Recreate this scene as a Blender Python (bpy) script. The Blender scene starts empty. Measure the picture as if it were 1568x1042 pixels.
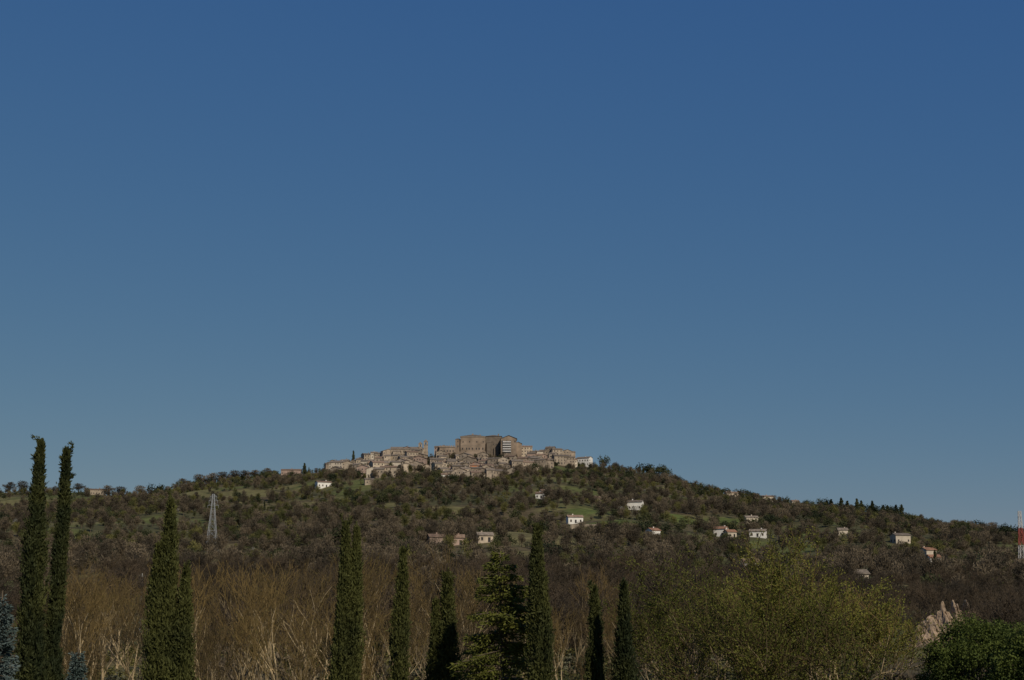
import bpy, math, random
import numpy as np
from mathutils import Vector, Quaternion
random.seed(7); RNG=np.random.default_rng(7)
S=bpy.context.scene
S.view_settings.view_transform='Standard'; S.view_settings.look='None'
S.view_settings.exposure=0; S.view_settings.gamma=1
# ------------------------------------------------------------ camera
F=2178.0; PITCH=math.atan(379/F); CZ=10.0
cd=bpy.data.cameras.new('camera'); cam=bpy.data.objects.new('camera',cd); S.collection.objects.link(cam)
cam.location=(0,0,CZ); cam.rotation_euler=(math.pi/2+PITCH,0,0)
cd.lens=50; cd.sensor_width=36; cd.clip_start=.5; cd.clip_end=40000
S.camera=cam
def ray(u,v):
    a=u-784; b=521-v
    dy=F*math.cos(PITCH)-b*math.sin(PITCH); dz=F*math.sin(PITCH)+b*math.cos(PITCH)
    return a/dy, dz/dy
# ------------------------------------------------------------ light
AZ=math.radians(150); EL=math.radians(38)
ts=Vector((math.sin(AZ)*math.cos(EL), math.cos(AZ)*math.cos(EL), math.sin(EL)))
w=bpy.data.worlds.new('World'); S.world=w; w.use_nodes=True
nt=w.node_tree; bg=nt.nodes['Background']
sk=nt.nodes.new('ShaderNodeTexSky'); sk.sky_type='NISHITA'; sk.sun_disc=False
sk.sun_elevation=EL; sk.sun_rotation=AZ; sk.altitude=800; sk.air_density=1.0; sk.dust_density=0.0; sk.ozone_density=3.0
sp_=nt.nodes.new('ShaderNodeSeparateColor'); cb_=nt.nodes.new('ShaderNodeCombineColor'); nt.links.new(sk.outputs[0],sp_.inputs[0])
for i,(sc_,ex_) in enumerate(((.0355/1.16**.88*20,.88),(.099/1.96**.58*20,.58),(.246/3.62**.20*20,.19))):
    a=nt.nodes.new('ShaderNodeMath'); a.operation='POWER'; a.inputs[1].default_value=ex_; b=nt.nodes.new('ShaderNodeMath'); b.operation='MULTIPLY'; b.inputs[1].default_value=sc_
    nt.links.new(sp_.outputs[i],a.inputs[0]); nt.links.new(a.outputs[0],b.inputs[0]); nt.links.new(b.outputs[0],cb_.inputs[i])
nt.links.new(cb_.outputs[0],bg.inputs[0]); bg.inputs[1].default_value=0.05
ld=bpy.data.lights.new('sun','SUN'); ld.energy=3.5; ld.angle=math.radians(.5); ld.color=(1,.90,.76)
lo=bpy.data.objects.new('sun',ld); S.collection.objects.link(lo)
lo.rotation_euler=(-ts).to_track_quat('-Z','Y').to_euler(); lo.location=(50,-50,80)
# ------------------------------------------------------------ noise + terrain
def sm(a,b,x):
    t=np.clip((x-a)/(b-a),0,1); return t*t*(3-2*t)
def hsh(i,j,s):
    q=np.sin(i*127.1+j*311.7+s*74.7)*43758.5453; return q-np.floor(q)
def vn(x,y,s=0):
    i=np.floor(x); j=np.floor(y); a=x-i; b=y-j; a=a*a*(3-2*a); b=b*b*(3-2*b)
    return (hsh(i,j,s)*(1-a)+hsh(i+1,j,s)*a)*(1-b)+(hsh(i,j+1,s)*(1-a)+hsh(i+1,j+1,s)*a)*b
def fbm(x,y,s=0,o=4):
    r=0;am=.5
    for k in range(o):
        r=r+am*vn(x*2**k,y*2**k,s+k*3); am*=.5
    return r/(1-.5**o)
SKY=[(-700,790),(-300,765),(0,755),(60,757),(100,754),(180,760),(230,764),(270,747),(350,737),(430,729),(500,722),(560,713),(600,705),(640,701),(700,700),(790,700),(850,704),(905,713),(960,723),(1000,728),(1030,735),(1050,746),(1100,755),(1150,762),(1200,773),(1250,778),(1300,783),(1375,797),(1390,808),(1450,814),(1500,822),(1568,829),(1800,850),(2200,880)]
RX=[];RH=[];RY=[]
for u,v in SKY:
    Y=1600+120*float(sm(500,0,np.array(float(u))))-150*float(sm(1000,1600,np.array(float(u))))
    tx,tz=ray(u,v); RX.append(tx*Y); RH.append(CZ+tz*Y); RY.append(Y)
RX=np.array(RX);RH=np.array(RH);RY=np.array(RY)
def ter(x,y):
    x=np.asarray(x,float); y=np.asarray(y,float)
    H=np.interp(x,RX,RH); Y=np.interp(x,RX,RY)
    t=np.clip((y-250)/(Y-250),0,1)
    s=t**1.6
    b=np.clip((y-Y)/900,0,1); s=np.where(y>Y,1-sm(0,1,b)*.9,s)
    h=H*s
    amp=17*sm(.05,.35,t)*(1-sm(.78,1,t))
    h=h+amp*(fbm(x/150+9,y/230+3,5)-.5)*2+ (fbm(x/40,y/40,2)-.5)*2.0*sm(60,200,y)
    near=8.3*(1-sm(20,50,y))
    return h+near
def gp(u,v,y0=120):
    tx,tz=ray(u,v)
    ys=np.arange(y0,1730,1.5); zz=CZ+tz*ys; g=ter(tx*ys,ys)
    k=np.nonzero(g>=zz)[0]
    if len(k): i=k[0]
    else: i=int(np.argmin(zz-g+np.where(ys<1200,999,0)))
    return tx*ys[i],ys[i],float(g[i])
# ------------------------------------------------------------ materials
def newmat(n):
    m=bpy.data.materials.new(n); m.use_nodes=True; t=m.node_tree; return m,t,t.nodes['Principled BSDF']
def N(t,k,**kw):
    n=t.nodes.new(k)
    for a,b in kw.items(): setattr(n,a,b)
    return n
def leafmat(name,c1,c2,nscale=1.0,trans=.25,rnd=.5):
    m,t,p=newmat(name); p.inputs['Roughness'].default_value=.75
    p.inputs['Specular IOR Level'].default_value=.2
    tc=N(t,'ShaderNodeTexCoord'); no=N(t,'ShaderNodeTexNoise'); no.inputs['Scale'].default_value=nscale; no.inputs['Detail'].default_value=3
    t.links.new(tc.outputs['Object'],no.inputs['Vector'])
    oi=N(t,'ShaderNodeObjectInfo')
    ma=N(t,'ShaderNodeMath',operation='MULTIPLY_ADD'); ma.inputs[1].default_value=rnd; ma.inputs[2].default_value=-.5*rnd
    t.links.new(oi.outputs['Random'],ma.inputs[0])
    ad=N(t,'ShaderNodeMath',operation='ADD'); t.links.new(no.outputs[0],ad.inputs[0]); t.links.new(ma.outputs[0],ad.inputs[1])
    cr=N(t,'ShaderNodeValToRGB'); e=cr.color_ramp.elements; e[0].position=.15 if rnd>.7 else .3; e[1].position=.85 if rnd>.7 else .7
    e[0].color=(*c1,1); e[1].color=(*c2,1)
    t.links.new(ad.outputs[0],cr.inputs[0]); t.links.new(cr.outputs[0],p.inputs['Base Color'])
    tr=N(t,'ShaderNodeBsdfTranslucent'); t.links.new(cr.outputs[0],tr.inputs[0])
    mx=N(t,'ShaderNodeMixShader'); mx.inputs[0].default_value=trans
    t.links.new(p.outputs[0],mx.inputs[1]); t.links.new(tr.outputs[0],mx.inputs[2])
    t.links.new(mx.outputs[0],t.nodes['Material Output'].inputs[0]); return m
def flat(name,c,var=.25,scale=.5,rough=.85,c2=None,rnd=0.0,metal=0):
    m,t,p=newmat(name); p.inputs['Roughness'].default_value=rough; p.inputs['Metallic'].default_value=metal
    p.inputs['Specular IOR Level'].default_value=.25
    tc=N(t,'ShaderNodeTexCoord'); no=N(t,'ShaderNodeTexNoise'); no.inputs['Scale'].default_value=scale; no.inputs['Detail'].default_value=6
    t.links.new(tc.outputs['Object'],no.inputs['Vector'])
    cr=N(t,'ShaderNodeValToRGB'); e=cr.color_ramp.elements; e[0].position=.3; e[1].position=.72
    c2=c2 or tuple(k*(1+var) for k in c)
    e[0].color=(*[k*(1-var) for k in c],1); e[1].color=(*c2,1)
    t.links.new(no.outputs[0],cr.inputs[0])
    if rnd>0:
        oi=N(t,'ShaderNodeObjectInfo'); hs=N(t,'ShaderNodeHueSaturation')
        mr=N(t,'ShaderNodeMapRange'); mr.inputs[3].default_value=1-rnd; mr.inputs[4].default_value=1+rnd
        t.links.new(oi.outputs['Random'],mr.inputs[0]); t.links.new(mr.outputs[0],hs.inputs['Value'])
        t.links.new(cr.outputs[0],hs.inputs['Color']); t.links.new(hs.outputs[0],p.inputs['Base Color'])
    else: t.links.new(cr.outputs[0],p.inputs['Base Color'])
    return m
M={}
M['bark']=flat('bark_brown',(.11,.085,.055),.3,2)
M['barkpale']=flat('bark_pale',(.28,.215,.12),.35,2,rnd=.4)
M['twig']=leafmat('twig_brown',(.075,.054,.024),(.190,.130,.046),.35,.15,1.0)
M['twigred']=leafmat('twig_reddish',(.050,.040,.027),(.105,.076,.046),.35,.2,1.0)
M['bud']=leafmat('bud_leaf_olive',(.09,.078,.022),(.18,.145,.038),.4,.3,.8)
M['willow']=leafmat('budding_leaf_yellow_green',(.105,.115,.022),(.235,.225,.042),.5,.38,.4)
M['cyp']=leafmat('cypress_leaf',(.022,.030,.010),(.080,.084,.022),.9,.18,.4)
M['ced']=leafmat('cedar_needles',(.045,.058,.012),(.13,.135,.025),1.2,.2,.2)
M['blue']=leafmat('blue_spruce_needles',(.055,.08,.068),(.10,.13,.12),2,.1,.2)
M['round']=leafmat('evergreen_leaf',(.030,.048,.011),(.095,.120,.022),.8,.25,.2)
M['oak']=leafmat('hill_oak_leaf',(.022,.030,.012),(.070,.074,.028),.3,.2,1.0)
M['olive']=leafmat('hill_olive_leaf',(.068,.070,.040),(.140,.135,.080),.3,.25,1.0)
M['yg']=leafmat('hill_budding_leaf',(.078,.080,.026),(.175,.160,.050),.3,.3,1.0)
M['brn']=leafmat('hill_bare_twigs',(.062,.050,.032),(.165,.128,.080),.3,.2,1.0)
M['blos']=leafmat('hill_blossom',(.17,.16,.13),(.27,.26,.22),.3,.2,1.0)
# ------------------------------------------------------------ mesh helpers
def tri_obj(name,parts,mats,link=True):
    vs=[];ts_=[];mi=[];o=0
    for v,t,k in parts:
        if len(t)==0: continue
        vs.append(v);ts_.append(t+o);mi.append(np.full(len(t),k,np.int32)); o+=len(v)
    v=np.concatenate(vs).astype(np.float32); t=np.concatenate(ts_).astype(np.int32); mi=np.concatenate(mi)
    me=bpy.data.meshes.new(name); me.vertices.add(len(v)); me.vertices.foreach_set('co',v.ravel())
    me.loops.add(len(t)*3); me.loops.foreach_set('vertex_index',t.ravel())
    me.polygons.add(len(t)); me.polygons.foreach_set('loop_start',np.arange(0,len(t)*3,3,dtype=np.int32))
    me.polygons.foreach_set('material_index',mi)
    me.update(calc_edges=True)
    for m in mats: me.materials.append(m)
    ob=bpy.data.objects.new(name,me)
    if link: S.collection.objects.link(ob)
    return ob
def nrm(a): return a/np.maximum(np.linalg.norm(a,axis=1,keepdims=True),1e-6)
def dia(P,D,L,W,k=0):
    n=len(P); D=nrm(D); sd=nrm(np.cross(D,RNG.normal(size=(n,3))))
    L=np.broadcast_to(L,(n,))[:,None]; W=np.broadcast_to(W,(n,))[:,None]
    a=P; b=P+D*L*.5+sd*W*.5; c=P+D*L; d=P+D*L*.5-sd*W*.5
    v=np.stack([a,b,c,d],1).reshape(-1,3); i=np.arange(n)*4
    return v,np.concatenate([np.stack([i,i+1,i+2],1),np.stack([i,i+2,i+3],1)]),k
def tubes(P0,P1,r0,r1,k=0,ns=3):
    P0=np.array(P0,float);P1=np.array(P1,float);r0=np.array(r0,float)[:,None];r1=np.array(r1,float)[:,None]
    n=len(P0); D=nrm(P1-P0); ref=np.where(np.abs(D[:,2:3])>.9,np.array([[1,0,0.]]),np.array([[0,0,1.]]))
    A=nrm(np.cross(D,ref)); B=np.cross(D,A); vs=[]
    for P,r in ((P0,r0),(P1,r1)):
        for j in range(ns):
            th=2*math.pi*j/ns; vs.append(P+(A*math.cos(th)+B*math.sin(th))*r)
    v=np.stack(vs,1).reshape(-1,3); i=np.arange(n)*2*ns; t=[]
    for j in range(ns):
        q=(j+1)%ns; t.append(np.stack([i+j,i+q,i+ns+q],1)); t.append(np.stack([i+j,i+ns+q,i+ns+j],1))
    return v,np.concatenate(t),k
# ------------------------------------------------------------ field + exclusions
FIELDS=[]
def field(u,v,wpx,ry,kind,y0=120):
    x,y,z=gp(u,v,y0); FIELDS.append((x,y,wpx/2*y/F,ry,kind)); return x,y,z
for a in [(890,784,60,26,1),(935,800,80,24,1),(375,757,120,36,3),(250,776,90,28,1),(440,746,70,26,3),(640,729,60,18,1),(1420,872,80,26,1),
          (60,866,150,28,2),(150,906,150,20,2),(500,905,60,16,2),(1010,748,60,28,3),(160,800,100,26,3),(40,770,80,28,3),(1110,800,55,24,1),
          (380,795,80,26,3),(1040,795,50,22,1),(320,775,70,26,3),(1090,768,60,28,3),(300,752,60,26,3),(1230,775,60,26,3),(700,785,55,22,3),(590,775,60,24,3),(1210,815,60,22,1),(1330,845,60,22,3)]: field(*a)
EXC=[]
# ------------------------------------------------------------ building tools
class MB:
    def __init__(s): s.v=[];s.f=[];s.m=[]
    def poly(s,pts,m):
        o=len(s.v); s.v+=[tuple(p) for p in pts]; s.f.append(list(range(o,o+len(pts)))); s.m.append(m)
    def box(s,x0,x1,y0,y1,z0,z1,m,top=True):
        P=[(x0,y0,z0),(x1,y0,z0),(x1,y1,z0),(x0,y1,z0),(x0,y0,z1),(x1,y0,z1),(x1,y1,z1),(x0,y1,z1)]
        for q in [(0,1,5,4),(1,2,6,5),(2,3,7,6),(3,0,4,7),(3,2,1,0)]+([(4,5,6,7)] if top else []): s.poly([P[i] for i in q],m)
    def gable(s,x0,x1,y0,y1,z,rise,mr,mw,axis='x',ov=.5,th=.22):
        if axis=='x':
            ym=(y0+y1)/2; k=rise/((y1-y0)/2); e=z-k*ov; T=z+rise
            s.poly([(x0-ov,y0-ov,e+th),(x1+ov,y0-ov,e+th),(x1+ov,ym,T+th),(x0-ov,ym,T+th)],mr)
            s.poly([(x0-ov,ym,T+th),(x1+ov,ym,T+th),(x1+ov,y1+ov,e+th),(x0-ov,y1+ov,e+th)],mr)
            s.poly([(x0-ov,ym,T),(x1+ov,ym,T),(x1+ov,y0-ov,e),(x0-ov,y0-ov,e)],mr)
            s.poly([(x0-ov,y1+ov,e),(x1+ov,y1+ov,e),(x1+ov,ym,T),(x0-ov,ym,T)],mr)
            s.poly([(x0-ov,y0-ov,e),(x1+ov,y0-ov,e),(x1+ov,y0-ov,e+th),(x0-ov,y0-ov,e+th)],mr)
            for x in (x0-ov,x1+ov):
                s.poly([(x,y0-ov,e),(x,y0-ov,e+th),(x,ym,T+th),(x,ym,T)],mr); s.poly([(x,y1+ov,e),(x,ym,T),(x,ym,T+th),(x,y1+ov,e+th)],mr)
            for x in (x0,x1): s.poly([(x,y0,z),(x,y1,z),(x,ym,z+rise-.01)],mw)
        else:
            t=MB(); t.gable(y0,y1,x0,x1,z,rise,mr,mw,'x',ov,th)
            for f,m in zip(t.f,t.m): s.poly([(t.v[i][1],t.v[i][0],t.v[i][2]) for i in f],m)
    def hip(s,x0,x1,y0,y1,z,rise,mr,ov=.6):
        x0-=ov;x1+=ov;y0-=ov;y1+=ov; d=(y1-y0)/2; ym=(y0+y1)/2
        a=min(d,(x1-x0)/2-.2); A=(x0+a,ym,z+rise);B=(x1-a,ym,z+rise); c=[(x0,y0,z),(x1,y0,z),(x1,y1,z),(x0,y1,z)]
        s.poly([c[0],c[1],B,A],mr); s.poly([c[1],c[2],B],mr); s.poly([c[2],c[3],A,B],mr); s.poly([c[3],c[0],A],mr); s.poly(c[::-1],mr)
    def win(s,face,a,z,w,h,c,m=2,mt=3):
        def B(a0,a1,z0,z1,d,mm):
            if face=='f': s.box(a0,a1,c-d,c+.05,z0,z1,mm)
            elif face=='r': s.box(c-.05,c+d,a0,a1,z0,z1,mm)
            else: s.box(c-d,c+.05,a0,a1,z0,z1,mm)
        B(a-w/2,a+w/2,z,z+h,.03,m); B(a-w/2-.1,a+w/2+.1,z-.14,z-.002,.14,mt)
        B(a-w/2-.12,a-w/2-.002,z,z+h,.07,mt); B(a+w/2+.002,a+w/2+.12,z,z+h,.07,mt); B(a-w/2-.12,a+w/2+.12,z+h+.002,z+h+.14,.07,mt)
    def obj(s,name,mats,loc=(0,0,0),rz=0):
        me=bpy.data.meshes.new(name); me.from_pydata(s.v,[],s.f); me.polygons.foreach_set('material_index',s.m)
        for m in mats: me.materials.append(m)
        me.update(); ob=bpy.data.objects.new(name,me); S.collection.objects.link(ob); ob.location=loc; ob.rotation_euler=(0,0,rz); return ob
WALLS={'stone':flat('wall_stone',(.28,.225,.165),.38,.35,rnd=.28),'buff':flat('wall_buff_plaster',(.38,.31,.225),.25,.3,rnd=.25),
 'cream':flat('wall_cream_plaster',(.50,.43,.33),.18,.3,rnd=.2),'white':flat('wall_white_plaster',(.68,.65,.58),.1,.3),
 'pink':flat('wall_pink_plaster',(.34,.245,.19),.2,.3,rnd=.15),'yellow':flat('wall_yellow_plaster',(.48,.39,.19),.15,.3),'orange':flat('wall_orange_plaster',(.42,.18,.09),.15,.3),
 'brick':flat('wall_old_brick',(.24,.18,.125),.38,.14,c2=(.33,.25,.18)),'dark':flat('wall_stone_painted_shade',(.14,.112,.085),.3,.3)}  # last stone is darkened to paint in the shade of the castle's recess
ROOFS={'tile':flat('roof_clay_tile',(.19,.13,.09),.4,.8,rnd=.3),'grey':flat('roof_weathered_tile',(.17,.138,.105),.4,.8,rnd=.3),'red':flat('roof_red_tile',(.24,.13,.08),.3,.8)}
WIN=flat('window_glass_dark',(.04,.036,.035),.2,1,rough=.3); TRIM=flat('window_trim',(.28,.23,.175),.2,1)
def house(u,v,w,d,h,wall='stone',roof='tile',axis=None,rz=None,name='stone_house',exc=True,pos=None,rise=None,exr=1.0,cor=34):
    x,y,z=pos or gp(u,v); b=MB(); axis=axis or random.choice('xxy')
    b.box(-w/2,w/2,-d/2,d/2,-5,h,0,top=False)
    sp=d if axis=='x' else w
    b.gable(-w/2,w/2,-d/2,d/2,h,rise or sp/2*.36,1,0,axis,ov=.45)
    fl=max(1,int(h/3)); 
    for k in range(fl):
        zz=.9+k*h/fl
        n=max(1,int(w/3.0))
        for i in range(n):
            if random.random()<.8: 
                if k==0 and i==n//2: b.box(-w/2+(i+.5)*w/n-.6,-w/2+(i+.5)*w/n+.6,-d/2-.05,-d/2+.05,0,2.2,2)
                else: b.win('f',-w/2+(i+.5)*w/n+random.uniform(-.2,.2),zz,.9,1.3,-d/2)
        n=max(1,int(d/3.5))
        for i in range(n):
            a=-d/2+(i+.5)*d/n
            if random.random()<.7: b.win('r',a,zz,.9,1.3,w/2)
            if random.random()<.7: b.win('l',a,zz,.9,1.3,-w/2)
    cx=random.uniform(-w*.3,w*.3); cy=random.uniform(0,d*.3); b.box(cx-.35,cx+.35,cy-.3,cy+.3,h,h+(sp/2*.36)+1.1,0); b.box(cx-.45,cx+.45,cy-.4,cy+.4,h+sp/2*.36+1.102,h+sp/2*.36+1.25,1)
    if exc: EXC.append((x,y,max(w,d)*.66*exr,cor*exr))
    return b.obj(name,[WALLS[wall],ROOFS[roof],WIN,TRIM],(x,y,z),rz if rz is not None else random.uniform(-.5,.5))
# ------------------------------------------------------------ town
up=lambda u: np.interp(u,[500,560,600,640,700,790,850,905],[722,714,706,702,702,702,705,714])
lw=lambda u: np.interp(u,[500,560,590,625,655,690,745,775,815,850,905],[724,729,732,723,721,733,737,730,723,716,716])
u=503.0
while u<880:
    a,b_=up(u),lw(u); n=max(1,int((b_-a)/4.2)+1)
    for k in range(n):
        v=a+(b_-a)*(k/(max(1,n-1)) if n>1 else 0)+random.uniform(-1.4,1.4)
        if 690<u<800 and v<710: continue
        if 650<u<668 and v<716: continue
        if random.random()<.16 and k>0: continue
        uu=u+random.uniform(-4,4)
        tall=random.uniform(7,13.5) if k==0 else random.uniform(4.5,10.5)
        house(uu,max(v,up(uu)+.4),random.uniform(6,13),random.uniform(7,11),tall,random.choice(['stone','stone','buff','buff','cream','stone','pink','stone']),random.choice(['tile','grey','grey']),name='stone_house',exr=.5)
    u+=random.uniform(7.5,11.5)
house(520,722,22,10,9.5,'cream','grey','x',-.25,'long_stone_house',exr=.6)
house(594,730,15,9,8,'yellow','tile','x',.1,'yellow_house',exr=.8)
house(726,727,9,8,8.5,'orange','tile','x',.1,'orange_house',exr=.7)
house(735,736,12,8,5.5,'cream','tile','x',.2,'stone_house',exr=.7)
house(683,735,9,7,4.5,'white','tile','x',.1,'white_house',exr=.7)
house(895,714,16,9,8.5,'white','grey','x',-.55,'white_apartment_house',exr=.7)
house(876,715,10,8,7,'cream','tile','x',.2,'stone_house',exr=.7)
house(858,712,17,10,9,'buff','grey','x',.3,'stone_house',exr=.7)
# church with twin bell towers
x,y,z=gp(622,704); b=MB()
b.box(-17,13,-8,8,-6,11,0,top=False); b.gable(-17,13,-8,8,11,3.0,1,0,'x'); b.box(-14,-6,-12,-8.01,-6,8,0); b.gable(-14,-6,-12,-8.01,8,1.2,1,0,'x',ov=.3)
for i in range(7): b.win('f',-14+i*4,7.0,1.1,2.2,-8)
for cx,hh,hw in ((15.8,18.5,2.1),(21.8,21.0,2.3)):
    b.box(cx-hw,cx+hw,-3,1,-6,hh-5,0); b.box(cx-hw-.25,cx+hw+.25,-3.25,1.25,hh-4.998,hh-4.6,3)
    for sx in (-hw+.05,hw-1.35):
        for sy in (-2.9,-.4): b.box(cx+sx,cx+sx+1.3,sy,sy+1.3,hh-4.598,hh-2.0,0)
    b.box(cx-hw+.05,cx+hw-.05,-2.9,.9,hh-1.998,hh-1.25,0)
    b.box(cx-hw-.2,cx+hw+.2,-3.2,1.2,hh-1.248,hh-.95,3)
    b.hip(cx-hw+.1,cx+hw-.1,-2.8,.8,hh-.94,2.2,1,ov=.2)
    b.box(cx-.4,cx+.4,-1.4,-.6,hh-4.59,hh-2.6,2)
b.box(13.01,24,2,9,-6,9,0); b.hip(13.5,23.5,2.5,8.5,9.01,1.5,1)
b.obj('church_with_bell_towers',[WALLS['stone'],ROOFS['grey'],WIN,TRIM],(x,y,z),0.0)
# castle
x,y,z=gp(745,703); z0=z; k=y/F
X=lambda u:(u-745)*k
Z=lambda v:(900-v)*k+CZ-z0
b=MB()
b.box(X(705),X(743),-2,20,-8,Z(671.5),0,top=False); b.hip(X(705),X(743),-2,20,Z(671.5)+.0,3.0,1)
b.box(X(705)-.4,X(743)+.4,-2.4,20.4,Z(671.5)-.9,Z(671.5)-.02,3)
b.box(X(697),X(705)-.45,0,14,-8,Z(675.5),0,top=False); b.hip(X(697),X(705)-.45,0,14,Z(675.5),1.6,1,ov=.3)
b.box(X(706),X(741),-2.25,-2.001,Z(686),Z(685.6),3)
for i in range(7):
    a=X(708)+i*(X(741)-X(708))/6.6+random.uniform(0,1.2)
    b.win('f',a,Z(692),1.3,2.2,-2)
    if i%2==0: b.win('f',a+.5,Z(681),1.0,1.5,-2)
b.win('f',X(701),Z(688),1.2,2,0); b.win('f',X(701),Z(680),1,1.4,0)
b.poly([(X(696),-5,-8),(X(744),-5,-8),(X(744),-2.02,Z(695)),(X(696),-2.02,Z(695))],0)
b.poly([(X(696),-5,-8),(X(696),-2.02,Z(695)),(X(696),-2.02,-8)],0);b.poly([(X(744),-5,-8),(X(744),-2.02,-8),(X(744),-2.02,Z(695))],0)
b.poly([(X(696),-2.02,Z(695)),(X(744),-2.02,Z(695)),(X(744),-.1,Z(695)),(X(696),-.1,Z(695))],0)
b.box(X(742.5),X(768),7,24,-8,Z(670.0),4,top=False); b.hip(X(742.5),X(768),7,24,Z(670.0),2.2,1)  # recessed centre: its shade is put into the darker wall colour
b.box(X(745),X(753),3,6.99,-8,Z(680),4,top=False); b.hip(X(745),X(753),3,6.7,Z(680),1.2,1,ov=.2)
for i in range(3): b.win('f',X(755)+i*3.4,Z(684),1.1,1.8,7)
b.box(X(767),X(791),-4,19,-8,Z(675),0,top=False); b.gable(X(767),X(791),-4,19,Z(675),3.4,1,0,'y',ov=.7)
b.box(X(788),X(799),2,16,-8,Z(682),0,top=False); b.gable(X(788),X(799),2,16,Z(682),1.8,1,0,'y',ov=.5)
b.box(X(722),X(724.5),8,10,Z(671),Z(665.8),0); b.box(X(762),X(764),12,14,Z(670),Z(665.5),0); b.box(X(734),X(735.5),9,10.5,Z(670),Z(667),0)
for i in range(4): b.win('f',X(769)+i*4.7,Z(681),1.2,2,-4)
for i in range(4): b.win('r',-1+i*5,Z(685),1.2,2,X(791)); 
for u_ in (756,762): b.box(X(u_),X(u_)+1.5,5.2,6.99,-8,Z(688),4)
b.box(X(673),X(697)-.02,0,12,-8,Z(688),0); b.box(X(672),X(697)-.5,-.5,12.4,Z(688)+.01,Z(687),3)
for i in range(7): b.box(X(673)+i*2.5,X(673)+i*2.5+1.4,-.3,.5,Z(687)+.01,Z(687)+1.3,0)
for i in range(5): b.win('f',X(676)+i*3.2,Z(695),1.1,1.8,0)
b.obj('stone_castle',[WALLS['brick'],ROOFS['grey'],WIN,TRIM,WALLS['dark']],(x,y,z),0)
SC=flat('scaffold_sheet_white',(.60,.58,.55),.08,1); ST=flat('galvanised_steel',(.30,.31,.31),.15,2,rough=.5)
b2=MB()
for j in range(5):
    zz=Z(696)+j*2.6; b2.box(0,9,-1.2,0,zz,zz+.12,1); b2.box(0,9,-1.25,-1.2,zz+.5,zz+1.4,0)
for i in range(6):
    for yy in (-1.3,-.1): b2.box(i*1.8-.06,i*1.8+.06,yy,yy+.12,-6,Z(696)+13,1)
b2.obj('scaffolding',[SC,ST],(x+X(770),y-4.15,z),0)
x,y,z=gp(826,704); b=MB()
b.box(-20,24,0,7,-8,6.5,0); b.gable(-20,24,0,7,6.5,1.4,1,0,'x',ov=.3)
for i in range(12): b.win('f',-18+i*3.6,3.4,1,1.5,0)
b.obj('long_stone_building',[WALLS['stone'],ROOFS['grey'],WIN,TRIM],(x,y,z),-.08)
# ------------------------------------------------------------ hillside houses
HH=[(495,747,14,7,4.5,'white','tile',.5),(446,726,22,8,5,'pink','tile',0),(150,757,18,8,5.5,'buff','tile',.2),(668,838,8,6,4.8,'pink','tile',.3),(700,835,6,5,3.4,'pink','tile',.1),
(838,762,11,7,5,'cream','tile',.2),(827,764,6,5,3.8,'white','tile',-.3),(973,781,11,7,5.5,'white','grey',-.3),(880,802,10,6,4,'white','tile',.2),
(1000,826,6.5,6,5,'white','red',.6),(1001,833,8,5,3.2,'cream','red',.1),(1104,822,8,6,4.8,'white','red',-.5),(1118,824,6.5,5,3.6,'cream','red',.4),(1161,823,10,6,3.5,'white','grey',-.3),(1175,764,13,8,4.5,'cream','tile',.1),
(1120,762,13,7,4.6,'buff','tile',.2),(1150,802,9,6,4,'cream','grey',.2),(1290,821,6.5,5,4,'cream','grey',0),(1379,832,11,7,5,'cream','grey',.3),
(1421,857,7.5,6,5,'cream','red',.5),(1430,863,6,4,3,'white','red',.2),(1148,874,6.5,5,3.4,'white','tile',.2),(1354,866,8,5,3,'buff','tile',.1),(742,831,7,5,3.2,'buff','grey',.2),(1217,770,8,6,4.5,'cream','tile',.2),(1315,892,5.5,5,3,'cream','grey',.2),(565,742,8,6,4,'buff','grey',.2),(912,770,7,6,3.6,'buff','tile',.4)]
for a in HH: house(a[0],a[1],a[2],a[3],a[4],a[5],a[6],'x',a[7],'farmhouse' if a[5]!='white' else 'white_farmhouse',rise=1.3,cor=60)
x,y,z=gp(915,806); b=MB(); b.box(-17,17,-.3,.3,-3,1.0,0); b.box(-17.1,17.1,-.4,.4,1.002,1.15,3)
for i in range(9): b.box(-16.5+i*4,-16+i*4,-.5,-.301,-3,.95,0)
b.obj('retaining_wall',[WALLS['buff'],ROOFS['tile'],WIN,TRIM],(x,y,z),-.08); EXC.append((x,y,17,30))
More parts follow.
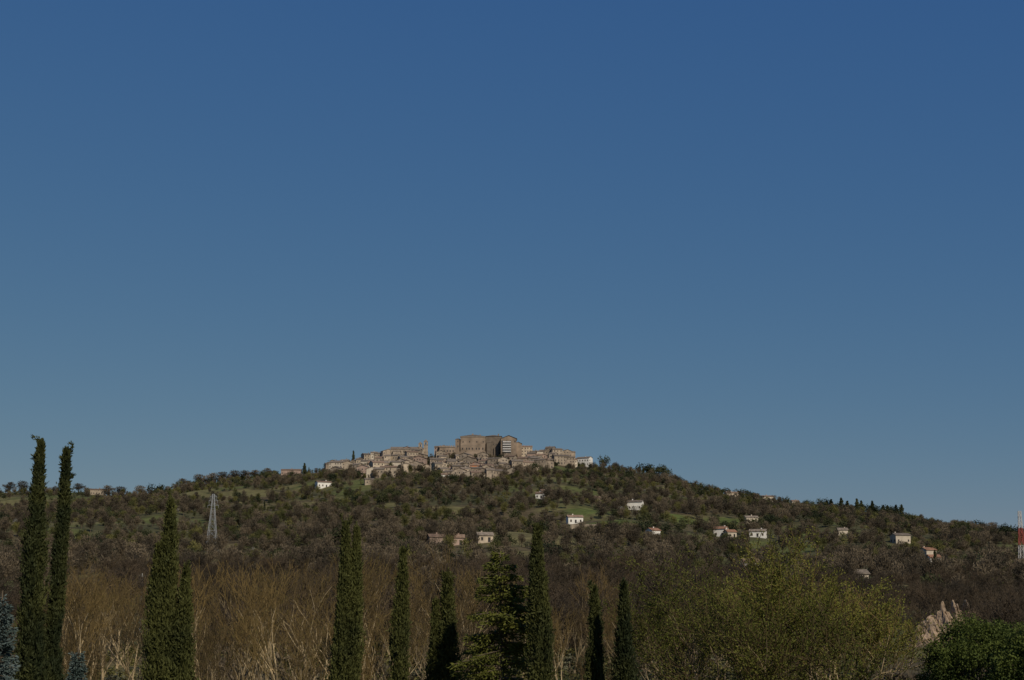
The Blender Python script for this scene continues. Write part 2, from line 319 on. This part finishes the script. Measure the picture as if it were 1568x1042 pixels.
# ------------------------------------------------------------ pylons
def pylon(name,u,vt,y,vb,wb,wt,arms,mats,bands=False,rl=.11,rb_=.05):
    tx,tz=ray(u,vt); x=tx*y; zt=CZ+tz*y; z0=float(ter(x,y)); H=zt-z0
    P0=[];P1=[];R=[];K=[]
    n=8
    def c(k,j):
        t=1-(1-k/n)**1.25; s=(wb*(1-t)+wt*t)/2; sg=[(-1,-1),(1,-1),(1,1),(-1,1)][j%4]; return (sg[0]*s,sg[1]*s,H*k/n)
    for k in range(n):
        for j in range(4):
            for p,q,r in ((c(k,j),c(k+1,j),rl),(c(k,j),c(k+1,j+1),rb_),(c(k,j+1),c(k+1,j),rb_),(c(k+1,j),c(k+1,j+1),rb_)):
                P0.append(p);P1.append(q);R.append(r);K.append((k//2)%2 if bands else 0)
    for (h,L) in arms:
        for sg in (-1,1):
            for yy in (-wt/2,wt/2):
                P0.append((sg*wt/2,yy,H*h));P1.append((sg*L,0,H*h+.2));R.append(.08);K.append(0)
            P0.append((0,0,H*h+1.4));P1.append((sg*L,0,H*h+.2));R.append(.06);K.append(0)
            P0.append((sg*L,0,H*h+.2));P1.append((sg*L,0,H*h-1.2));R.append(.07);K.append(0)
    P0=np.array(P0);P1=np.array(P1);R=np.array(R);K=np.array(K); parts=[]
    for kk in set(K.tolist()):
        s=K==kk; parts.append(tubes(P0[s],P1[s],R[s],R[s],kk,4))
    ob=tri_obj(name,parts,mats); ob.location=(x,y,z0); EXC.append((x,y,4,50)); return ob
pylon('electricity_pylon',327,757,700,850,5.4,.9,[(.80,2.6),(.88,2.1),(.95,1.6)],[ST],False,.12,.05)
RED=flat('mast_red_paint',(.36,.09,.07),.15,2); WHT=flat('mast_white_paint',(.55,.53,.5),.1,2)
pylon('red_white_lattice_mast',1561,783,620,890,3.2,1.0,[],[RED,WHT],True,.13,.06)
WOOD=flat('pole_concrete',(.28,.27,.24),.2,2)
def pole(name,u,vt,y):
    tx,tz=ray(u,vt); x=tx*y; z0=float(ter(x,y)); H=CZ+tz*y-z0
    ob=tri_obj(name,[tubes([(0,0,-1),(-.8,0,H-.6),(-.5,0,H-.62)],[(0,0,H),(.8,0,H-.6),(-.5,0,H-.3)],[.17,.06,.05],[.11,.06,.05],0,6)],[WOOD]); ob.location=(x,y,z0); EXC.append((x,y,2.5,90))
pole('utility_pole',218,878,300); pole('utility_pole',231,895,230); pole('utility_pole',877,862,560)
# ------------------------------------------------------------ cliff
CY=250; tx,_=ray(1425,955); cx=tx*CY; zc=float(ter(cx,CY))
ux=np.linspace(-10,9,120); vy=np.linspace(0,1,80)
def topz(xx):
    uu=784+ (xx+cx)/CY*F
    base=np.interp(uu,[1340,1365,1385,1405,1425,1445,1460,1475,1490,1510],[1030,996,968,946,937,934,932,933,942,964])
    sp=0
    for c_,wd,hh in ((1433,4,14),(1449,3,17),(1456,2.5,11),(1468,4,14)): sp=sp+hh*np.exp(-((uu-c_)/wd)**4)
    sp=sp+(vn(np.array(xx*3.1),np.array(2.),9)-.5)*5
    return CZ+(900-(base-sp))*CY/F-zc
g=[]
for j,t in enumerate(vy):
    T=topz(ux); n=fbm(ux*.6+3,t*2.+0*ux,0)-.5; n2=vn(ux*1.9+t*3,t*4+0*ux,4)-.5; n3=fbm(ux*5,t*22+0*ux,6)-.5
    if t<.7: q=t/.7; zz=-1+(T+1)*q**.8; yy=-6*(1-q)+n*2.2+n2*1.3+n3*.8
    else: q=(t-.7)/.3; zz=T*(1-q)-1*q; yy=q*5+n*1
    for i in range(len(ux)): g.append((ux[i],yy[i],zz[i]))
nx=len(ux); fs=[(j*nx+i,j*nx+i+1,(j+1)*nx+i+1,(j+1)*nx+i) for j in range(len(vy)-1) for i in range(nx-1)]
me=bpy.data.meshes.new('eroded_cliff'); me.from_pydata(g,[],fs); me.materials.append(flat('cliff_tufa_earth',(.23,.165,.105),.35,.7,c2=(.42,.31,.205)))
ob=bpy.data.objects.new('eroded_cliff',me); S.collection.objects.link(ob); ob.location=(cx,CY,zc); EXC.append((cx-1,CY,8.5,200))
# ------------------------------------------------------------ terrain mesh
xs=np.concatenate([[-14000,-9000,-6000,-4000,-2800,-2000,-1500,-1200],np.arange(-960,961,7.),[1200,1500,2000,2800,4000,6000,9000,14000]])
ys=np.concatenate([[-6000,-2000,-600,-200,-60],np.arange(0,60,4.),np.arange(60,1800,7.),[1850,1950,2100,2300,2600,3000,4000,6000,9000,15000,24000]])
XX,YY=np.meshgrid(xs,ys); ZZ=ter(XX,YY)
vv=np.stack([XX,YY,ZZ],-1).reshape(-1,3); nx=len(xs); ny=len(ys)
me=bpy.data.meshes.new('ground')
i=np.arange((ny-1)*(nx-1)); r=i//(nx-1); c=i%(nx-1); a=r*nx+c
q=np.stack([a,a+1,a+nx+1,a+nx],1).astype(np.int32)
me.vertices.add(len(vv)); me.vertices.foreach_set('co',vv.ravel().astype(np.float32)); me.loops.add(q.size); me.loops.foreach_set('vertex_index',q.ravel())
me.polygons.add(len(q)); me.polygons.foreach_set('loop_start',np.arange(0,q.size,4,dtype=np.int32)); me.polygons.foreach_set('use_smooth',np.ones(len(q),bool)); me.update(calc_edges=True)
def meadow(x,y):
    th=.562-.035*sm(-60,-260,x); f=fbm(x/48+40,y/48+11,21,3); return sm(0,.05,f-th)
def fmask(x,y):
    out=np.zeros(np.shape(x)); kind=np.zeros(np.shape(x))
    wob=(fbm(x/18,y/18,8)-.5)*1.1
    for fx,fy,rx,ry,k in FIELDS:
        d=np.sqrt(((x-fx)/rx)**2+((y-fy)/ry)**2)+wob; m=1-sm(.75,1.05,d)
        kind=np.where(m>out,k,kind); out=np.maximum(out,m)
    return out,kind
x_,y_=vv[:,0],vv[:,1]; fm,fk=fmask(x_,y_); md=meadow(x_,y_)[:,None]
gv=fbm(x_/120,y_/120,77)[:,None]; gs=sm(.42,.58,gv)
col=np.array([[.088,.070,.040]])*(1-gs)+np.array([[.068,.066,.031]])*gs
col=col*(1-md)+(np.array([[.125,.110,.048]])*(1-gs)+np.array([[.084,.094,.031]])*gs)*md
KC={0:(.05,.05,.02),1:(.082,.102,.028),2:(.20,.140,.060),3:(.130,.118,.050)}
kc=np.array([KC[int(k)] for k in fk]); col=col*(1-fm[:,None])+kc*fm[:,None]
at=me.color_attributes.new('cover','FLOAT_COLOR','POINT'); at.data.foreach_set('color',np.concatenate([col,np.ones((len(vv),1))],1).ravel().astype(np.float32))
m,t,p=newmat('grass_and_fields'); p.inputs['Roughness'].default_value=.95; p.inputs['Specular IOR Level'].default_value=.1
ca=N(t,'ShaderNodeVertexColor',layer_name='cover'); tc=N(t,'ShaderNodeTexCoord'); no=N(t,'ShaderNodeTexNoise'); no.inputs['Scale'].default_value=.12; no.inputs['Detail'].default_value=9; no.inputs['Roughness'].default_value=.7
t.links.new(tc.outputs['Object'],no.inputs['Vector']); mr=N(t,'ShaderNodeMapRange'); mr.inputs[1].default_value=.3; mr.inputs[2].default_value=.7; mr.inputs[3].default_value=.5; mr.inputs[4].default_value=1.5
t.links.new(no.outputs[0],mr.inputs[0]); hs=N(t,'ShaderNodeHueSaturation'); t.links.new(ca.outputs[0],hs.inputs['Color']); t.links.new(mr.outputs[0],hs.inputs['Value']); t.links.new(hs.outputs[0],p.inputs['Base Color'])
bp=N(t,'ShaderNodeBump'); bp.inputs['Distance'].default_value=1.0; bp.inputs['Strength'].default_value=.6; t.links.new(no.outputs[0],bp.inputs['Height']); t.links.new(bp.outputs[0],p.inputs['Normal'])
me.materials.append(m); ob=bpy.data.objects.new('ground',me); S.collection.objects.link(ob)
# ------------------------------------------------------------ hill tree prototypes
def coll(n): return bpy.data.collections.new(n)
def crownpts(n,R,Hh,zc,lumps=9,thick=.45):
    C=nrm(RNG.normal(size=(lumps,3)))*np.array([[R*.6,R*.6,Hh*.55]])+np.array([[0,0,zc]])
    k=RNG.integers(0,lumps,n); P=nrm(RNG.normal(size=(n,3)))*(RNG.random((n,1))**.4)*R*thick*RNG.uniform(.8,1.15,(lumps,1))[k]
    return C[k]+P*np.array([[1,1,.85]])
def hilltree(nm,R,H,n,s,mk,kind='crown'):
    mats=[M['bark'],M[mk]]
    parts=[tubes([(0,0,-.5)],[(0,0,H*.6)],[.2],[.1],0,5)]
    if kind=='crown':
        P=crownpts(n,R,H*.40,H*.54); parts.append(dia(P,RNG.normal(size=(n,3)),RNG.uniform(.7,1.3,n)*s,s*.75,1))
    elif kind=='bare':
        D=nrm(RNG.normal(size=(n,3))*np.array([[.6,.6,.4]])+np.array([[0,0,.9]]))
        st=np.stack([0*D[:,0],0*D[:,0],RNG.uniform(.15,.5,n)*H],1)+D*RNG.uniform(.0,.5,(n,1))*np.array([[R,R,H*.3]])
        parts.append(dia(st,D,RNG.uniform(.15,.32,n)*H,RNG.uniform(.08,.15,n),1))
        m_=n*2; P=crownpts(m_,R,H*.40,H*.58,12,.4); parts.append(dia(P,RNG.normal(size=(m_,3))*.6+[0,0,.9],s,s*.22,1))
    elif kind=='cyp':
        t_=RNG.random(n); r=R*(1-t_)**.6*np.sqrt(RNG.random(n)); th=RNG.random(n)*6.283
        P=np.stack([r*np.cos(th),r*np.sin(th),t_*H*.96+.3],1); parts.append(dia(P,RNG.normal(size=(n,3))*.3+[0,0,1],s,s*.5,1))
    return tri_obj(nm,parts,mats,False)
HC=coll('hill_tree_kinds')
spec=[('a_oak',4.4,7.6,520,.66,'oak','crown'),('b_oak',3.0,6,380,.55,'oak','crown'),('c_bare',3.8,9.0,260,.9,'brn','bare'),('d_bare',2.8,7.5,230,.8,'brn','bare'),
('e_olive',2.4,4.4,300,.5,'olive','crown'),('f_bud',3.2,7,340,.5,'yg','crown'),('g_bud',2.4,8,260,.7,'yg','bare'),('h_cyp',1.0,9,420,.7,'oak','cyp'),('i_oak',5.5,8,640,.7,'oak','crown'),('j_blossom',2.3,4.8,260,.45,'blos','bare'),('k_bush',2.6,2.8,260,.5,'yg','crown')]
for s_ in spec: HC.objects.link(hilltree(*s_))
def scatter(name,pts,idx,rot,scl,C):
    me=bpy.data.meshes.new(name); n=len(pts); me.vertices.add(n); me.vertices.foreach_set('co',np.asarray(pts,np.float32).ravel())
    for nm,ty,d in (('idx','INT',np.asarray(idx,np.int32)),('rot','FLOAT',np.asarray(rot,np.float32))):
        a=me.attributes.new(nm,ty,'POINT'); a.data.foreach_set('value',d)
    a=me.attributes.new('scl','FLOAT_VECTOR','POINT'); a.data.foreach_set('vector',np.asarray(scl,np.float32).ravel())
    ob=bpy.data.objects.new(name,me); S.collection.objects.link(ob)
    g=bpy.data.node_groups.new(name+'_gn','GeometryNodeTree'); g.interface.new_socket('Geometry',in_out='INPUT',socket_type='NodeSocketGeometry'); g.interface.new_socket('Geometry',in_out='OUTPUT',socket_type='NodeSocketGeometry')
    gi=g.nodes.new('NodeGroupInput'); go=g.nodes.new('NodeGroupOutput'); ip=g.nodes.new('GeometryNodeInstanceOnPoints'); ci=g.nodes.new('GeometryNodeCollectionInfo')
    ci.inputs['Collection'].default_value=C; ci.inputs['Separate Children'].default_value=True; ci.inputs['Reset Children'].default_value=True
    def na(nm,ty):
        a=g.nodes.new('GeometryNodeInputNamedAttribute'); a.data_type=ty; a.inputs['Name'].default_value=nm; return a
    cx_=g.nodes.new('ShaderNodeCombineXYZ'); L=g.links.new
    L(gi.outputs[0],ip.inputs['Points']); L(ci.outputs[0],ip.inputs['Instance']); ip.inputs['Pick Instance'].default_value=True
    L(na('idx','INT').outputs['Attribute'],ip.inputs['Instance Index']); L(na('rot','FLOAT').outputs['Attribute'],cx_.inputs[2]); L(cx_.outputs[0],ip.inputs['Rotation'])
    L(na('scl','FLOAT_VECTOR').outputs['Attribute'],ip.inputs['Scale']); L(ip.outputs[0],go.inputs[0])
    md_=ob.modifiers.new('instances','NODES'); md_.node_group=g; return ob
def excl(x,y,k=1.0):
    keep=np.ones(len(x),bool)
    for ex,ey,r,cl in EXC:
        keep&=~(np.hypot(x-ex,y-ey)<r)
        keep&=~((y<ey)&(y>ey-cl*k)&(np.abs(x/y-ex/ey)*ey<r*.85))
    return keep
# ---- hillside woodland
sp=6.4
gx,gy=np.meshgrid(np.arange(-860,860,sp),np.arange(420,1760,sp)); gx=gx.ravel()+RNG.uniform(-sp*.8,sp*.8,gx.size); gy=gy.ravel()+RNG.uniform(-sp*.8,sp*.8,gy.size)
kp=(np.abs(gx)<gy*.42+40)&(gy<np.interp(gx,RX,RY)+22); gx=gx[kp];gy=gy[kp]
fm,fk=fmask(gx,gy); md=meadow(gx,gy); dens=fbm(gx/35,gy/40,31,3)
pr=np.clip(.62+3.2*(dens-.45),.22,1)*(1-.80*md)*(1-.95*fm)
kp=(RNG.random(len(gx))<pr)&excl(gx,gy); gx=gx[kp];gy=gy[kp];md=md[kp]
n=len(gx); zone=fbm(gx/55+7,gy/70,51,3); zone2=fbm(gx/45+17,gy/60,61,3); lowz=1-sm(600,900,gy)
r=RNG.random(n); idx=np.zeros(n,int)
for i in range(n):
    z_=zone[i]; wts=np.array([.5,.5,1.8,1.8,.8,1.0,1.3,.05,.2,.10,1.1])
    if z_<.46: wts[[2,3]]*=3.2
    if z_>.57: wts[[0,1,8]]*=5
    if zone2[i]>.58: wts[[5,6]]*=3.4
    if zone2[i]<.40: wts[[4]]*=4
    if lowz[i]>.3: wts[[2,3]]*=3.0; wts[[5,6]]*=.8
    if gx[i]>250: wts[[0,1,8]]*=1.6
    if md[i]>.5: wts[[4]]*=2
    c_=np.cumsum(wts)/wts.sum(); idx[i]=int(np.searchsorted(c_,r[i]))
sc=(.5+.95*RNG.random(n)**1.3)*np.where(gy>1450,.85,1)
pts=np.stack([gx,gy,ter(gx,gy)-.3],1)
scatter('hillside_woodland',pts,idx,RNG.random(n)*6.28,np.stack([sc,sc,sc*RNG.uniform(.85,1.1,n)],1),HC)
# ---- individual skyline trees
kinds={'cyp':HC.objects['h_cyp'],'oak':HC.objects['a_oak'],'bare':HC.objects['d_bare']}
def sktree(name,kd,u,vt,wpx,dv=14):
    x,y,z=gp(u,vt+dv)
    base=kinds[kd]; tx,tz=ray(u,vt); H=max(3,CZ+tz*y-z)
    R0={'cyp':(1.0,9.3),'oak':(4.4,7.6),'bare':(3.0,8)}[kd]
    o=bpy.data.objects.new(name,base.data); S.collection.objects.link(o); s=wpx/2*y/F/R0[0]; o.location=(x,y,z-.3); o.scale=(s,s,H/R0[1]); o.rotation_euler=(0,0,random.random()*6)
sktree('umbrella_pine_tree','oak',237,737,30); sktree('umbrella_pine_tree','oak',500,703,16); sktree('cypress_tree','cyp',541,690,7); sktree('cypress_tree','cyp',466,709,8)
sktree('oak_tree','oak',925,693,22); sktree('oak_tree','oak',470,715,12)
for u_,v_,w_ in ((985,706,32),(1003,707,36),(1020,711,34),(960,711,22),(945,707,18),(850,696,16),(656,700,13),(664,702,13),(643,706,13),(806,712,13),(668,716,13)): sktree('oak_tree','oak',u_,v_,w_,12)
for u_,v_,w_ in ((1070,737,28),(1085,740,28),(1105,744,26),(1135,746,28),(1150,749,24),(1040,729,22),(1060,734,24),(1200,757,22),(1240,764,20)): sktree('oak_tree','oak',u_,v_,w_,14)
for i,u_ in enumerate(range(1262,1384,7)): 
    kd='cyp' if i%3 else 'oak'
    sktree('cypress_tree' if i%3 else 'pine_tree',kd,u_+random.uniform(-3,3),761+(u_-1262)*.12+random.uniform(-4,5),10 if i%3 else 24,12)
for u_,w_ in ((1335,22),(1345,28),(1358,30),(1371,28)): sktree('oak_tree','oak',u_,770+random.uniform(-2,2),w_,20)
for u_,v_ in ((1480,799),(1505,800),(1520,797),(1540,805),(35,734),(15,736),(120,738),(165,741),(215,741),(340,720),(390,718),(305,724),(410,715),(360,718),(280,731),(1495,803),(185,743),(325,722),(375,718)): sktree('bare_tree','bare',u_,v_,26,12)
# ------------------------------------------------------------ near bare trees (recursive)
def grow(seed,H,spread,leafn,leafL,leafW,tr=.16,up=.5,first=.22,thin=.022,ncs=(4,5,5,4),levels=4):
    rr=random.Random(seed); A=[];B=[];ra=[];rb=[];K=[];tips=[];td=[]
    def rec(p,d,L,r,lv):
        ns=3 if lv<3 else 2; q=p
        nodes=[]
        for s in range(ns):
            d=(d+Vector((rr.gauss(0,.10+.04*lv),rr.gauss(0,.10+.04*lv),rr.gauss(0,.05)+up*.12))).normalized()
            e=q+d*(L/ns); r2=max(thin*.5,r*(1-.16)); A.append(q[:]);B.append(e[:]);ra.append(r);rb.append(r2);K.append(0 if lv<3 else 1); r=r2; q=e; nodes.append((q.copy(),d.copy(),r))
            if lv>=levels-1: tips.append(q[:]); td.append(d[:])
        if lv>=levels: return
        nc=ncs[lv]
        for c in range(nc):
            nd=nodes[-1] if c<2 else nodes[rr.randrange(0,len(nodes))] if lv>0 else nodes[rr.randrange(1,len(nodes))]
            ax=nd[1].orthogonal().normalized(); ax.rotate(Quaternion(nd[1],rr.uniform(0,6.283)))
            ang=rr.uniform(.25,.75)*spread*(1 if lv else 1.1); dd=(nd[1]*math.cos(ang)+ax*math.sin(ang)); dd.z=dd.z*.85+up*.35
            rec(nd[0],dd.normalized(),L*rr.uniform(.58,.86),max(thin,nd[2]*rr.uniform(.55,.72)),lv+1)
    rec(Vector((0,0,-.5)),Vector((rr.gauss(0,.06),rr.gauss(0,.06),1)).normalized(),H*first+.5,tr,0)
    A=np.array(A);B=np.array(B);ra=np.array(ra);rb=np.array(rb);K=np.array(K)
    zmax=B[:,2].max(); f=H/zmax; A*=f;B*=f
    parts=[]
    for k in (0,1):
        s=K==k; parts.append(tubes(A[s],B[s],ra[s],rb[s],k,5 if k==0 else 3))
    T=np.array(tips)*f; D=np.array(td)
    if leafn:
        ii=RNG.integers(0,len(T),leafn); P=T[ii]-D[ii]*RNG.uniform(0,.5,(leafn,1))+RNG.normal(size=(leafn,3))*.13
        parts.append(dia(P,D[ii]+RNG.normal(size=(leafn,3))*.6,RNG.uniform(.7,1.3,leafn)*leafL,leafW,2))
    return parts
BC=coll('bare_tree_kinds'); protos=[]
for s_ in range(7):
    pr_=grow(100+s_,12.5,[.8,1.0,.7,.95,.6,.85,1.05][s_],600,.22,.03,tr=.22,up=[.8,.6,.9,.7,1.0,.8,.5][s_],first=[.2,.24,.28,.18,.3,.22,.2][s_],thin=.015,ncs=(4,4,4,4))
    o=tri_obj('%s_bare'%'abcdefg'[s_],pr_,[M['barkpale'],M['twig'],M['twig'] if s_%3 else M['bud']],False); BC.objects.link(o); protos.append(o)
RC=coll('red_tree_kinds')
for s_ in range(3):
    pr_=grow(200+s_,11,1.0,1500,.3,.06,tr=.17,up=.5,first=.2,thin=.032,ncs=(4,5,5,4))
    o=tri_obj('%s_red'%'abc'[s_],pr_,[M['bark'],M['twigred'],M['twigred']],False); RC.objects.link(o)
def mass(name,y0,y1,sp,C,nk,s0,s1,wd=.40,pw=1,rmax=9):
    gx,gy=np.meshgrid(np.arange(-260,260,sp),np.arange(y0,y1,sp)); gx=gx.ravel()+RNG.uniform(-sp*.5,sp*.5,gx.size); gy=gy.ravel()+RNG.uniform(-sp*.5,sp*.5,gy.size)
    fm,_=fmask(gx,gy); kp=(np.abs(gx)<gy*wd+10)&excl(gx,gy)&(fm<.3)&(gx/gy<rmax)
    gx=gx[kp];gy=gy[kp]; n=len(gx); sc=(s0+(s1-s0)*RNG.random(n)**pw)*np.where(gx/gy>.17,.82,1)*(.8+.4*vn(gx/22,gy/22,12))
    scatter(name,np.stack([gx,gy,ter(gx,gy)-.1],1),RNG.integers(0,nk,n),RNG.random(n)*6.28,np.stack([sc,sc,sc],1),C); return n
EXC.append((ray(60,868)[0]*600,600,30,260)); EXC.append((ray(150,906)[0]*330,330,14,110))
mass('bare_grove_near',112,205,10.0,BC,7,.5,1.15,pw=1.6,rmax=.26)
mass('bare_grove_far',160,470,7.6,RC,3,.5,1.15,pw=1.3)
gx=RNG.uniform(-110,110,1500); gy=RNG.uniform(72,260,1500); EXC=[(a,b,r_,120) if b==CY else (a,b,r_,c_) for a,b,r_,c_ in EXC]
kp=(np.abs(gx)<gy*.42)&excl(gx,gy); gx=gx[kp];gy=gy[kp]; sc=RNG.uniform(.4,1.0,len(gx))
scatter('undergrowth',np.stack([gx,gy,ter(gx,gy)-.2],1),RNG.choice([1,10,10,4,5,2],len(gx),p=[.15,.3,.2,.1,.1,.15]),RNG.random(len(gx))*6,np.stack([sc,sc,sc*.7],1),HC)
def putbare(u,vt,y,k=None):
    tx,tz=ray(u,vt); x=tx*y; z0=float(ter(x,y)); H=CZ+tz*y-z0
    me_=random.choice(protos).data; o=bpy.data.objects.new('bare_tree',me_); S.collection.objects.link(o); s=H/12.5; o.location=(x,y,z0-.1); o.scale=(s*1.0,s*1.0,s); o.rotation_euler=(0,0,random.uniform(0,6.28))
for u_,v_,y_ in [(150,856,86),(195,890,98),(335,850,90),(385,885,84),(450,846,92),(490,895,88),(575,852,90),(640,900,100),(350,912,76),(720,905,100),(870,915,104),(118,900,100),(1005,905,110),(460,915,74),(590,912,76),(300,885,100),(1345,905,110),(410,858,104),(225,875,108),(660,885,104),(160,920,72),(420,930,70),(320,940,66),(560,945,66),(190,950,64),(880,960,72)]: putbare(u_,v_,y_)
def budtree(u,vt,y,seed,spread,leafn,name='budding_willow_tree'):
    tx,tz=ray(u,vt); x=tx*y; z0=float(ter(x,y)); H=CZ+tz*y-z0
    o=tri_obj(name,grow(seed,H,spread,leafn,.13,.065,tr=.24,up=.42,first=.2,thin=.02,ncs=(5,5,5,4)),[M['barkpale'],M['twig'],M['willow']]); o.location=(x,y,z0)
budtree(1160,806,80,11,1.05,23000); budtree(1060,836,84,12,1.15,17000); budtree(1280,838,78,13,1.15,17000); budtree(1105,868,72,15,1.1,8500); budtree(1235,852,72,14,1.1,8500)
# ------------------------------------------------------------ cypresses
def seedo(u): return (u*7.13)%50
def cypress(stems,y,name='cypress_tree',curl=False,mat='cyp',dens=1.0):
    u0=stems[0][0]; tx,tz=ray(u0,stems[0][1]); X0=tx*y; z0=float(ter(X0,y)); parts=[]
    for (u_,vt,wpx) in stems:
        tx,tz=ray(u_,vt); ox=tx*y-X0; H=CZ+tz*y-z0; R=wpx*1.15/2*y/F; oy=random.uniform(-.2,.2) if u_!=u0 else 0
        lean=random.uniform(-.25,.25)
        def axis(t): return np.stack([ox*(.35+.65*np.minimum(1,t*1.6))+lean*np.sin(t*5)*.5,oy+0*t,t*H],1)
        zz=np.linspace(0,1,10); a=axis(zz); rr=.16*(1-zz)+.02; parts.append(tubes(a[:-1],a[1:],rr[:-1],rr[1:],0,6))
        nb=int(H*58*dens); t=RNG.random(nb)**.9
        prof=lambda t:R*np.clip((1-t),0,1)**.62*(.25+.75*sm(0,.12,t))
        az=RNG.random(nb)*6.283; lump=.5+.95*vn(az*1.3+seedo(u_),t*H*.6,3); lump=lump*RNG.uniform(.7,1.18,nb)
        pr=prof(t)*lump+.05; out=np.stack([np.cos(az),np.sin(az),0*az],1)
        tip=axis(t)+out*pr[:,None]; ln=RNG.uniform(.5,1.25,nb); st=tip-out*(pr*.45)[:,None]-np.array([[0,0,1]])*ln[:,None]
        nl=26; f=RNG.random((nb,nl))**.75; P=st[:,None,:]*(1-f[...,None])+tip[:,None,:]*f[...,None]; P=P+RNG.normal(size=P.shape)*(.075*(1.15-f))[...,None]
        D=(tip-st)[:,None,:]+RNG.normal(size=P.shape)*.35; P=P.reshape(-1,3);D=D.reshape(-1,3)
        parts.append(dia(P,D,RNG.uniform(.10,.22,len(P)),.05,1))
        nc=int(H*500*dens); t=RNG.random(nc); az=RNG.random(nc)*6.283; r=prof(t)*.5*np.sqrt(RNG.random(nc)); P=axis(t)+np.stack([np.cos(az)*r,np.sin(az)*r,0*r],1)
        parts.append(dia(P,RNG.normal(size=(nc,3))*.3+[0,0,1],.3,.12,1))
        k=5 if curl else 3
        for j in range(k):
            L=random.uniform(.4,.9) if not curl else random.uniform(.4,.85); b0=axis(np.array([.985-.02*j]))[0]; dx=random.uniform(-.25,.25); pts=[]
            for q in np.linspace(0,1,8): pts.append(b0+np.array([dx*q+(.2*q*q*math.sin(q*4+j) if curl else 0),random.uniform(-.02,.02),L*q*.9]))
            pts=np.array(pts); parts.append(tubes(pts[:-1],pts[1:],[.02]*7,[.012]*7,1,3))
            ii=RNG.integers(0,7,70); P=pts[ii]+(pts[ii+1]-pts[ii])*RNG.random((70,1))+RNG.normal(size=(70,3))*.03; parts.append(dia(P,(pts[ii+1]-pts[ii])+RNG.normal(size=(70,3))*.06,.15,.05,1))
    o=tri_obj(name,parts,[M['bark'],M[mat]]); o.location=(X0,y,z0); return o
cypress([(64,682,54),(58,790,44)],52,curl=True); cypress([(98,694,32)],53,curl=True)
cypress([(265,772,58),(244,840,46),(288,874,46)],58)
cypress([(526,806,40),(543,815,40)],62)
cypress([(614,845,36)],64); cypress([(681,884,36),(693,892,34),(668,925,34)],66)
cypress([(825,810,48),(832,880,40)],60); cypress([(912,904,42)],66); cypress([(955,897,46)],64)
# ------------------------------------------------------------ conifers
def conifer(u_,vt,y,wpx,mat,name,step=.33,droop=.25,L=.16,nper=150,power=.8,full=1.9):
    tx,tz=ray(u_,vt); x=tx*y; z0=float(ter(x,y)); H=CZ+tz*y-z0; R=wpx/2*y/F; parts=[tubes([(0,0,-.3)],[(0,0,H)],[.22],[.02],0,7)]
    z=H*.12; A=[];B=[];PP=[];DD=[]
    while z<H-.1:
        t=z/H; Rl=R*min(1,((1-t)*full))**power+.08; nb=7
        for k in range(nb):
            a=random.uniform(0,6.283); l=Rl*random.uniform(.55,1.15); d=np.array([math.cos(a),math.sin(a),0]); s=np.array([-d[1],d[0],0])
            p0=np.array([0,0,z+random.uniform(-.15,.15)]); p1=p0+d*l+np.array([0,0,-droop*l+.15]); A.append(p0);B.append(p1)
            n_=int(nper*max(.25,l/R)); f=RNG.random(n_)**.7; off=RNG.uniform(-1,1,n_)*(.30*l*(1.1-f)+.06)
            P=p0+(p1-p0)*f[:,None]+s*off[:,None]+np.stack([0*f,0*f,-np.abs(RNG.normal(size=n_))*.12],1)+RNG.normal(size=(n_,3))*.03
            PP.append(P);DD.append(d*.7+s*np.sign(off)[:,None]*.6+RNG.normal(size=(n_,3))*.35+np.array([0,0,-.15]))
        z+=step*random.uniform(.8,1.2)
    parts.append(tubes(A,B,[.04]*len(A),[.012]*len(A),0,4)); P=np.concatenate(PP);D=np.concatenate(DD); parts.append(dia(P,D,RNG.uniform(.7,1.3,len(P))*L,L*.33,1))
    o=tri_obj(name,parts,[M['bark'],M[mat]]); o.location=(x,y,z0)
conifer(766,848,62,116,'ced','cedar_tree',step=.38,L=.2,nper=200,full=3.6,power=.6,droop=.18)
conifer(4,905,42,90,'blue','blue_spruce_tree',step=.28,L=.13,nper=260)
conifer(120,992,44,44,'blue','blue_spruce_tree',step=.25,L=.12,nper=160)
def roundtree(u_,vt,y,R,name,n=80000):
    tx,tz=ray(u_,vt); x=tx*y; z0=float(ter(x,y)); H=CZ+tz*y-z0; parts=[]; nc=150
    C=nrm(RNG.normal(size=(nc,3))); C[:,2]=np.abs(C[:,2])*1.3-.3; C=C*np.array([[R*.86,R*.86,H*.50]])*RNG.uniform(.8,1.03,(nc,1))+np.array([[0,0,H*.43]])
    A=np.tile(np.array([[0,0,H*.25]]),(nc,1)); parts.append(tubes(A,C,[.07]*nc,[.02]*nc,0,4)); parts.append(tubes([(0,0,-.5)],[(0,0,H*.4)],[.3],[.2],0,8))
    k=RNG.integers(0,nc,n); rad=RNG.uniform(.4,.95,nc)[k]; P=C[k]+nrm(RNG.normal(size=(n,3)))*(RNG.random(n)**.35*rad)[:,None]*np.array([[1,1,.8]])
    parts.append(dia(P,RNG.normal(size=P.shape)+[0,0,.3],RNG.uniform(.09,.17,len(P)),.075,1))
    o=tri_obj(name,parts,[M['bark'],M['round']]); o.location=(x,y,z0)
roundtree(1500,930,72,4.0,'evergreen_oak_tree'); roundtree(1600,942,68,3.5,'evergreen_oak_tree')
print('EXC',len(EXC),'hill n',n)
